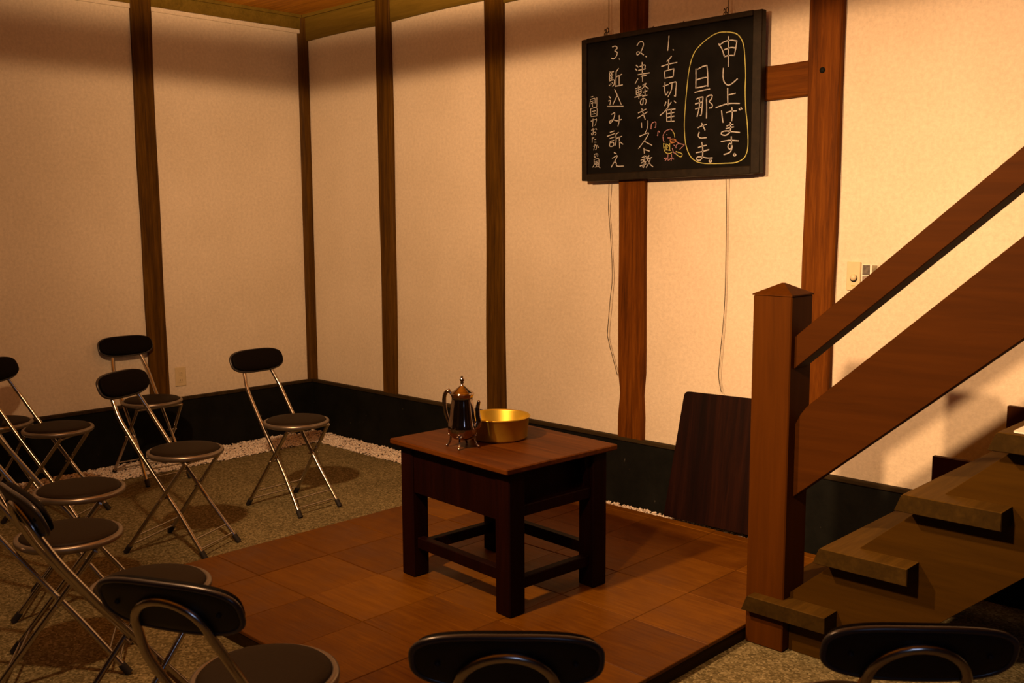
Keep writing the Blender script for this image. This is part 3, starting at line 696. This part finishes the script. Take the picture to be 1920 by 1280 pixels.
# string boards
def zt_(x): return 0.457+0.882*(x-4.506)
def zb_(x): return 0.281+0.882*(x-4.778)
NT = 8
XS = 4.09+RUN*NT+0.1
def string(y0, y1):
    xb = 4.778-0.281/0.882
    return MB().prism([(4.224, 0.001), (xb, 0.001), (XS, zb_(XS)), (XS, zt_(XS)), (4.224, zt_(4.224))], y0, y1, 'y', 0.002)
sb(string(-0.958, -0.905), 'string_board', M['string'])
sb(string(-0.235, -0.185), 'string_board', M['string'])
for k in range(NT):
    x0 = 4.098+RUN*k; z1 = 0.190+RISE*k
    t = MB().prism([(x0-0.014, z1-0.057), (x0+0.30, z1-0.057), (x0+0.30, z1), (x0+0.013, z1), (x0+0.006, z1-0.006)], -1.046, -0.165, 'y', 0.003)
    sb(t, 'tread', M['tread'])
# stepped skirting along the wall side
poly = []
for k in range(0, NT-1):
    xa = 4.374+RUN*k; z = 0.569+RISE*k
    poly += [(xa, z-RISE), (xa, z)]
poly = poly[:]+[(poly[-1][0]+RUN, poly[-1][1]), (poly[-1][0]+RUN, poly[-1][1]-0.45)]
poly = poly+[(poly[0][0]+0.28, poly[0][1])]
sb(MB().prism(poly, -0.135, -0.110, 'y'), 'stepped_skirting', M['stair'])
# leaflet on the fourth tread
tag(MB().prism(rounded([(0, 0), (0.21, 0), (0.21, 0.148), (0, 0.148)], [0.012]*4), 0.0, 0.004, 'z').build('paper_leaflet', M['paper'], None, (4.935, -1.028, 0.190+RISE*3+0.001)),
    'white paper leaflet lying on a stair tread', 'leaflet')

# ------------------------------------------------------------------ fittings on the walls
sw = empty('wall_switch', (3.963, 0, 1.250), 0, 'cream wall switch plate beside the wide pillar above the handrail', 'switch')
MB().box(-0.030, 0.030, -0.008, -0.0003, -0.060, 0.060, 0.002).build('plate', M['cream'], sw)
MB().lathe([(0.014, 0), (0.014, 0.004), (0.011, 0.010), (0.0, 0.011)], seg=20).xf(Matrix.Translation((0.002, -0.008, -0.005)) @ Matrix.Rotation(PI/2, 4, 'X')).build('knob', M['cream'], sw)
MB().lathe([(0.0165, 0), (0.0165, 0.0018), (0.013, 0.002)], seg=20).xf(Matrix.Translation((0.002, -0.008, -0.008)) @ Matrix.Rotation(PI/2, 4, 'X')).build('dial_ring', M['black'], sw)
MB().box(-0.008, 0.008, -0.0095, -0.008, -0.042, -0.037).build('mark', M['chalk_yellow'], sw)
ph_ = empty('photo_card', (4.030, 0, 1.250), 0, 'small dark photo card on the wall right of the switch', 'card')
MB().box(-0.032, 0.036, -0.003, -0.0003, -0.05, 0.05).build('card', M['paper'], ph_)
MB().box(-0.030, 0.002, -0.0038, -0.003, 0.006, 0.048).build('picture', plain('grey_green_print', (0.10, 0.085, 0.07), 0.5, 0, 0.6, 60), ph_)
MB().box(-0.030, 0.034, -0.0038, -0.003, -0.048, 0.003).build('picture', plain('grey_print', (0.28, 0.22, 0.19), 0.5, 0, 0.5, 60), ph_)
MB().box(0.010, 0.034, -0.0038, -0.003, 0.006, 0.048).build('picture', plain('dull_green_print', (0.20, 0.17, 0.10), 0.5, 0, 0.6, 60), ph_)
ol = empty('wall_outlet', (0, -1.001, 0.515), 0, 'cream power outlet low on the left wall beside the pillar', 'outlet')
MB().box(0.0003, 0.007, -0.036, 0.036, -0.060, 0.060, 0.002).build('plate', M['cream'], ol)
for z in (0.022, -0.022):
    MB().box(0.007, 0.0095, -0.014, 0.014, z-0.014, z+0.014, 0.001).build('socket', M['cream'], ol)
    q = MB()
    for y in (-0.006, 0.006): q.box(0.0094, 0.0098, y-0.0012, y+0.0012, z-0.006, z+0.006)
    q.build('slots', M['black'], ol)
kn = MB().lathe([(0.0, 0.0), (0.013, 0.0), (0.012, 0.004), (0.0, 0.005)], seg=16).xf(Matrix.Translation((3.805, -0.029, 2.107)) @ Matrix.Rotation(PI/2, 4, 'X'))
kn.build('peg', M['stem'], p5)

# ------------------------------------------------------------------ round folding chairs
def stadium(w, h_, n=12):
    """outline of a padded bar with rounded ends and slightly arched edges, centred, (u, v)"""
    out = []; e = 2/3.0
    for k in range(4*n):
        a = 2*PI*k/(4*n); c_, s_ = math.cos(a), math.sin(a)
        out.append((w/2*math.copysign(abs(c_)**e, c_), h_/2*math.copysign(abs(s_)**e, s_)))
    return out
def make_chair():
    c = empty('folding_chair', (0, 0, 0), 0, 'chair', 'chair', 'round folding chairs set around the platform')
    zs = 0.452
    # seat: metal pan with a rolled rim and a domed vinyl cushion
    MB().lathe([(0.0, zs-0.016), (0.150, zs-0.016), (0.160, zs-0.014), (0.168, zs-0.008), (0.1705, zs), (0.168, zs+0.008), (0.161, zs+0.0115), (0.154, zs+0.010), (0.1515, zs+0.004)], seg=48).build('seat_rim', M['rim'], c)
    MB().lathe([(0.1525, zs+0.004), (0.152, zs+0.012), (0.147, zs+0.0175), (0.130, zs+0.021), (0.09, zs+0.0235), (0.04, zs+0.0245), (0.0, zs+0.0245)], seg=48).build('cushion', M['vinyl'], c)
    # front legs and backrest hoop: one bent tube
    rad = 0.0098
    tw = 0.104; top = 0.086
    B = Vector((-0.274, 0, 0.614)); Pd = Vector((-0.330, 0, 0.747)); u = (Pd-B).normalized()
    back_n = Vector((u.z, 0, -u.x))          # points to the front of the chair
    side = []
    foot = (0.172, 0.128, 0.012); knee = (0.035, 0.112, 0.198)
    base = [foot, knee, (-0.172, tw+0.003, 0.468), (B.x, tw, B.z)]
    A0 = Pd-u*0.055-back_n*0.0085
    right = fillet([Vector((q[0], -q[1], q[2])) for q in base]+[A0+Vector((0, -top, 0))], 0.05, 5)
    arc = []
    for k in range(1, 14):
        a = PI*k/14; arc.append(A0+Vector((0, -top*math.cos(a), 0))+u*(top*0.92*math.sin(a)))
    left = fillet([Vector(q) for q in base]+[A0+Vector((0, top, 0))], 0.05, 5)[::-1]
    hoop = MB().tube(right+arc+left, rad, 12).build('back_frame', M['metal'], c)
    for sy in (-1, 1):
        d = (Vector(foot)-Vector(knee)).normalized(); d.y *= sy
        f = Vector((foot[0], foot[1]*sy, foot[2]))
        MB().tube([f-d*0.030, f+d*0.010], 0.0128, 12).build('rubber_foot', M['rubber'], hoop)
    # rear legs, crossing outside the front ones
    for sy in (-1, 1):
        a = Vector((-0.222, 0.156*sy, 0.012)); b_ = Vector((0.095, 0.132*sy, zs-0.020))
        lg = MB().tube([a, a+(b_-a)*0.5, b_], rad*0.95, 12).build('leg', M['metal'], c)
        d = (a-b_).normalized()
        MB().tube([a-d*0.030, a+d*0.010], 0.0125, 12).build('rubber_foot', M['rubber'], lg)
    # cross bars
    def at(a, b_, z):
        t = (z-a[2])/(b_[2]-a[2]); return Vector([a[i]+(b_[i]-a[i])*t for i in range(3)])
    fa, fb = Vector(foot), Vector(knee); ra, rb2 = Vector((-0.222, 0.156, 0.012)), Vector((0.095, 0.132, zs-0.02))
    for (p0, p1, zz, rr2) in ((fa, fb, 0.085, 0.0042), (fa, fb, 0.045, 0.0042), (ra, rb2, 0.085, 0.0042), (ra, rb2, 0.040, 0.0042)):
        q = at(p0, p1, zz); MB().tube([(q.x, -q.y, q.z), (q.x, q.y, q.z)], rr2, 8).build('stretcher', M['metal'], c)
    MB().tube([(0.095, -0.132, zs-0.022), (0.095, 0.132, zs-0.022)], 0.007, 10).build('seat_bar', M['metal'], c)
    # pivots where the legs cross
    for sy in (-1, 1):
        MB().tube([(-0.030, 0.098*sy, 0.262), (-0.030, 0.156*sy, 0.262)], 0.005, 8).build('pivot_bolt', M['metal'], c)
    # backrest pad: rim shell at the back, cushion in front, gently curved round the sitter
    w, h_ = 0.330, 0.120
    def place(uu, vv, t):
        bow = -0.26*(w*w/4-uu*uu)*1.0
        p_ = Pd+Vector((0, uu, 0))+u*vv+back_n*(t+bow+0.26*0.0075)
        return p_
    def slab(t0, t1, sc, bulge, name, mat, sub=4):
        # slabs of rings from the centre outwards on both faces
        out = stadium(w*1.0, h_)
        n = len(out); rings = []
        for f in (0.0, 0.35, 0.65, 0.86, 0.96, 1.0):
            t = t0-(bulge if t0 < t1 and bulge < 0 else 0)*0; rings.append((f*sc, t0+0.004*max(0, (f-0.86)/0.14)))
        for f in (1.0, 0.96, 0.86, 0.65, 0.35, 0.0):
            rings.append((f*sc, t1-0.006*max(0, (f-0.86)/0.14)+bulge*(1-f*f)))
        vs_ = []; fs = []
        core = w/2-h_/2
        for (f, t) in rings:
            for (a, b_) in out:
                aa = max(-core, min(core, a)); 
                x_ = aa*min(1, 0.25+0.75*f if f < 1 else 1)+(a-aa)*f if False else a*f
                vs_.append(place(x_, b_*f, t))
        for i in range(len(rings)-1):
            for k in range(n):
                j = (k+1) % n; fs.append((i*n+k, i*n+j, (i+1)*n+j, (i+1)*n+k))
        return MB().add(vs_, fs, True).build(name, mat, c)
    sh = slab(0.0, 0.012, 1.0, 0.0, 'back_shell', M['shell'])
    lip = MB().tube([place(a*0.985, b_*0.985, 0.006) for a, b_ in stadium(w, h_)], 0.0062, 8, True).build('shell_rim', M['lip'], sh)
    slab(0.010, 0.030, 0.955, 0.008, 'backrest', M['pad'])
    for uu in (-0.118, 0.118):
        p_ = place(uu, 0.0, -0.001)
        MB().ball(p_, 0.0055, 10, 6).build('screw', M['rubber'], sh)
    return c
proto = make_chair()
CHAIRS = [
    (1.490, -1.135, 0.074, 'round folding chair standing alone in front of the room corner'),
    (1.681, -1.857, 0.454, 'round folding chair at the left edge of the platform'),
    (0.368, -1.372, -0.02, 'round folding chair with its back against the pillar in the left wall'),
    (0.757, -2.061, 0.632, 'round folding chair left of the pillar, its seat against the black stem wall'),
    (0.392, -2.225, 0.50, 'round folding chair at the far left, only its seat edge showing against the wall'),
    (1.995, -2.467, 1.0, 'round folding chair without visible backrest, its whole seat in front of the pebbles at left'),
    (2.532, -2.724, 1.05, 'round folding chair at left whose seat is overlapped by a backrest seen from behind'),
    (3.179, -2.755, 1.497, 'round folding chair seen from behind at the left edge of the picture'),
    (3.918, -2.840, 2.022, 'round folding chair seen from behind at lower left, seat beside the platform edge'),
    (4.490, -2.614, 2.32, 'round folding chair seen from behind in the middle of the bottom edge'),
    (4.995, -2.089, 2.28, 'round folding chair seen from behind in front of the stair foot'),
]
for i, (x, y, a, lab) in enumerate(CHAIRS):
    o = proto if i == 0 else copy_tree(proto)
    o.location = (x, y, 0); o.rotation_euler = (0, 0, a); o['label'] = lab
